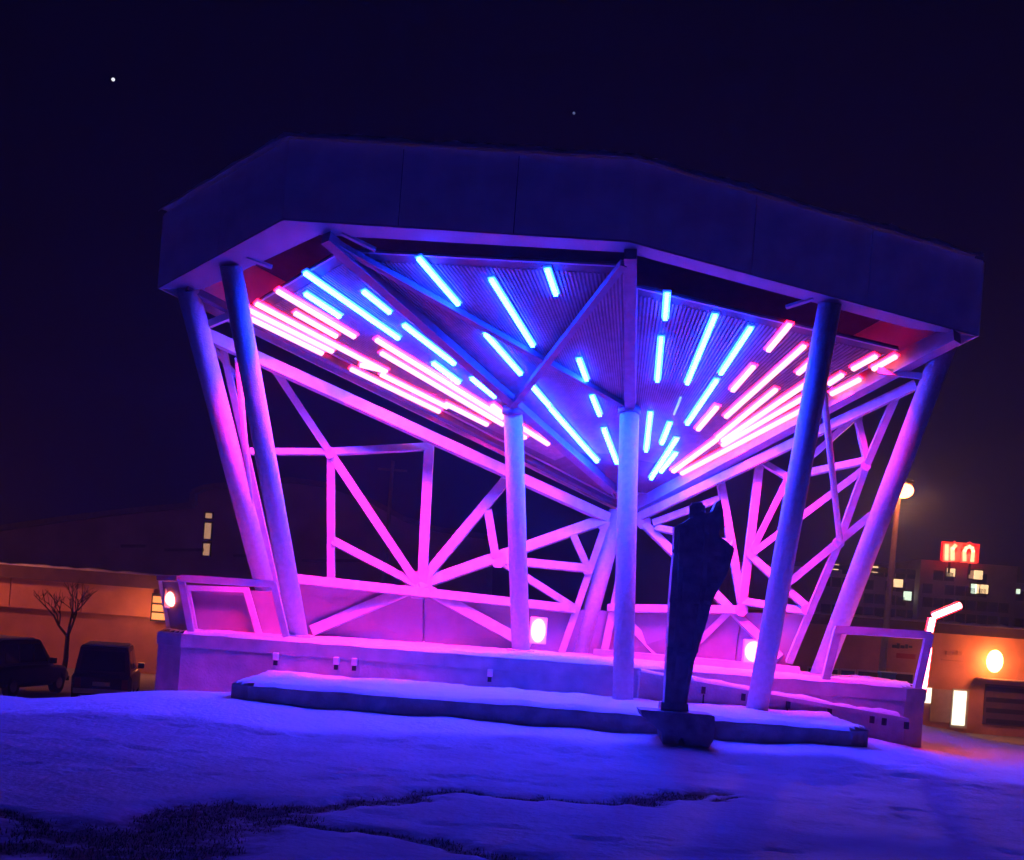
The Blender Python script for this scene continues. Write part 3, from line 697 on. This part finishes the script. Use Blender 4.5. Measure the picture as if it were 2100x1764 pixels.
up_ = thing('utility_pole', pt(800, 1060, 70), 'thin utility pole standing beyond the lattice screen', 'utility pole')
a = pt(800, 1060, 70); b = pt(806, 945, 70)
tube('pole', [(b.x, 70, -2.3), b], [.14, .10], M['pole'], up_, 8)
bar('cross_arm', b+Vector((-.8, 0, -.5)), b+Vector((.8, 0, -.5)), .1, .12, M['pole'], up_)

def vehicle(name, label, px, py, Y, rz, length, height, paint, pickup):
    p = pt(px, py, Y); t = thing(name, (p.x, Y, -2.2+.0), label, 'car' if not pickup else 'truck', 'vehicles parked by the low building')
    t.rotation_euler.z = rz
    w = .95; Lh = length/2; bz = height*.56
    def part(nm, v, f, m, par=t, smooth=False):
        o = finish(nm, v, f, m, None, smooth=smooth, origin=Vector((0, 0, 0))); o.parent = par; o.location = (0, 0, 0); return o
    # lofted body: stations along the length, (x, half width, bottom, shoulder, top)
    stn = [(-Lh, .80, .42, bz*.86), (-Lh+.12, .90, .34, bz*.96), (-Lh*.5, w, .30, bz), (Lh*.35, w, .30, bz*.98), (Lh*.8, .92, .32, bz*.90), (Lh, .78, .42, bz*.72)]
    v = []; f = []
    for x, hw_, z0, z1 in stn:
        for yy, zz in ((-hw_*.92, z0), (-hw_, z0+.12), (-hw_, z1-.10), (-hw_*.93, z1), (hw_*.93, z1), (hw_, z1-.10), (hw_, z0+.12), (hw_*.92, z0)): v.append((x, yy, zz))
    for i in range(len(stn)-1):
        for k in range(8): f.append((i*8+k, i*8+(k+1) % 8, i*8+8+(k+1) % 8, i*8+8+k))
    f.append(tuple(range(8))); f.append(tuple(range((len(stn)-1)*8, len(stn)*8)))
    part('body', v, f, paint)
    c0, c1_ = (-Lh+.12, Lh*.45) if not pickup else (-Lh*.12, Lh*.48)
    tz = height
    cab = [(c0, .84, bz*.95), (c0+.18, .72, tz-.05), (c0+.4, .70, tz), (c1_-.75, .70, tz), (c1_-.6, .70, tz-.04), (c1_+.1, .84, bz*.95)]
    v = []; f = []
    for x, hw_, z in cab:
        v += [(x, -hw_, z), (x, hw_, z)]
    for i in range(5): f.append((2*i, 2*i+1, 2*i+3, 2*i+2))
    f.append((0, 10, 11, 1)); f.append((0, 2, 4, 6, 8, 10)); f.append((1, 11, 9, 7, 5, 3))
    part('cabin', v, f, paint)
    def glassq(nm, q): part(nm, q, [(0, 1, 2, 3)], M['glass'])
    k = .02
    glassq('rear_window', [(c0+.03-k, -.68, bz+.06), (c0+.03-k, .68, bz+.06), (c0+.165-k, .62, tz-.14), (c0+.165-k, -.62, tz-.14)])
    glassq('windscreen', [(c1_-.02+k, -.7, bz+.1), (c1_-.02+k, .7, bz+.1), (c1_-.55+k, .62, tz-.1), (c1_-.55+k, -.62, tz-.1)])
    n = 3 if not pickup else 2; xa, xb = c0+.3, c1_-.25
    for sgn in (-1, 1):
        for i in range(n):
            x0_ = xa+(xb-xa)*i/n+.04; x1_ = xa+(xb-xa)*(i+1)/n-.04; z1_ = tz-.14
            xt1 = min(x1_, c1_-.68); xt0 = min(x0_+.05, c1_-.9)
            def hwz(z): return .84+(z-bz*.95)/(tz-.05-bz*.95)*(.72-.84)+.012
            glassq('side_window', [(x0_, sgn*hwz(bz+.08), bz+.08), (x1_, sgn*hwz(bz+.08), bz+.08), (xt1, sgn*hwz(z1_), z1_), (xt0, sgn*hwz(z1_), z1_)])
    for sgn in (-1, 1):
        for x in (-Lh*.62, Lh*.62):
            vv, ff = tubevf([(x, sgn*.72, .36), (x, sgn*.93, .36)], [.36, .36], 18); wh = part('wheel', vv, ff, M['rubber'])
            vv, ff = tubevf([(x, sgn*.92, .36), (x, sgn*.945, .36)], [.21, .19], 14); part('rim', vv, ff, M['chrome'], wh)
        vv, ff = boxvf((-Lh-.03, sgn*.70-.09, bz*.55), (-Lh+.06, sgn*.70+.09, bz*.84)); part('tail_light', vv, ff, M['tail'])
        vv, ff = boxvf((Lh-.08, sgn*.60-.14, bz*.50), (Lh+.02, sgn*.60+.14, bz*.64)); part('headlight', vv, ff, M['chrome'])
        vv, ff = boxvf((c1_-.28, sgn*.98-.10, bz+.02), (c1_-.14, sgn*.98+.10, bz+.20)); part('mirror', vv, ff, paint)
    vv, ff = boxvf((c0+.3, -.62, tz+.004), (c1_-.85, .62, tz+.05)); part('roof_snow', vv, ff, M['snow'])
    vv, ff = boxvf((-Lh-.10, -.82, .40), (-Lh+.02, .82, .56)); part('rear_bumper', vv, ff, M['chrome'])
    vv, ff = boxvf((Lh-.06, -.78, .38), (Lh+.07, .78, .54)); part('front_bumper', vv, ff, M['rubber'])
    vv, ff = boxvf((-Lh-.035, -.26, bz*.62), (-Lh-.005, .26, bz*.74)); part('number_plate', vv, ff, M['plastic'])
    return t
vehicle('parked_car', 'dark parked car with pale rear bumper beside the bare tree', 24, 1378, 42, math.radians(81), 4.6, 1.82, M['carb'], False)
vehicle('parked_truck', 'dark maroon parked vehicle between the bare tree and the stage wall', 222, 1378, 42, math.radians(103), 4.8, 1.86, M['carc'], False)

tr = thing('bare_tree', pt(128, 1400, 48), 'thin leafless tree in front of the long low building', 'tree')
base = pt(128, 1370, 48); base.z = -2.3
v = []; f = []; v2 = []; f2 = []
def branch(p, d, L, r, depth):
    global v2, f2
    q = p+d*L; mid = p.lerp(q, .5)+Vector((random.gauss(0, .05), random.gauss(0, .05), 0))*L
    vv, ff = tubevf([p, mid, q], [r, r*.8, r*.6], 6, len(v2)); v2 += vv; f2 += ff
    if depth == 0: return
    for k in range(3 if depth > 1 else 4):
        nd = (d+Vector((random.gauss(0, .5), random.gauss(0, .5), random.uniform(0, .35)))).normalized()
        branch(p.lerp(q, random.uniform(.5, 1)), nd, L*random.uniform(.55, .8), r*.55, depth-1)
tz = base+Vector((.1, 0, 1.9))
tube('trunk', [base, base.lerp(tz, .5)+Vector((.05, 0, 0)), tz], [.12, .10, .08], M['bark'], tr, 10)
for k in range(3): branch(tz-Vector((0, 0, .1)), Vector((random.gauss(0, .3), random.gauss(0, .3), 1)).normalized(), 1.0, .055, 3)
finish('crown', v2, f2, M['bark'], tr)

# ------------------------------------------------------------------ stars
def star(x, y, r, m, label):
    p = pt(x, y, 1500); bm = bmesh.new(); bmesh.ops.create_icosphere(bm, subdivisions=2, radius=r)
    v = [q.co+p for q in bm.verts]; f = [tuple(k.index for k in q.verts) for q in bm.faces]; bm.free()
    o = finish('star', v, f, m, smooth=True); tag(o, label, 'star')
star(232, 163, 2.1, M['star'], 'bright white star in the dark sky')
star(1177, 232, 1.6, M['star2'], 'faint bluish star above the canopy')

# ------------------------------------------------------------------ frosty air
box('haze', (-120, -3, -4), (120, 200, 32), M['snow'])
hz = bpy.data.objects['haze']; hz['kind'] = 'stuff'; tag(hz, 'thin frosty haze in the night air round the whole place', 'haze')
hm = bpy.data.materials.new('frosty_air'); hm.use_nodes = True; hn = hm.node_tree; hn.nodes.clear()
ho_ = hn.nodes.new('ShaderNodeOutputMaterial'); pv = hn.nodes.new('ShaderNodeVolumePrincipled')
pv.inputs['Color'].default_value = (.65, .75, 1.0, 1); pv.inputs['Density'].default_value = .0022; pv.inputs['Anisotropy'].default_value = .3
hn.links.new(pv.outputs[0], ho_.inputs['Volume']); hz.data.materials.clear(); hz.data.materials.append(hm)
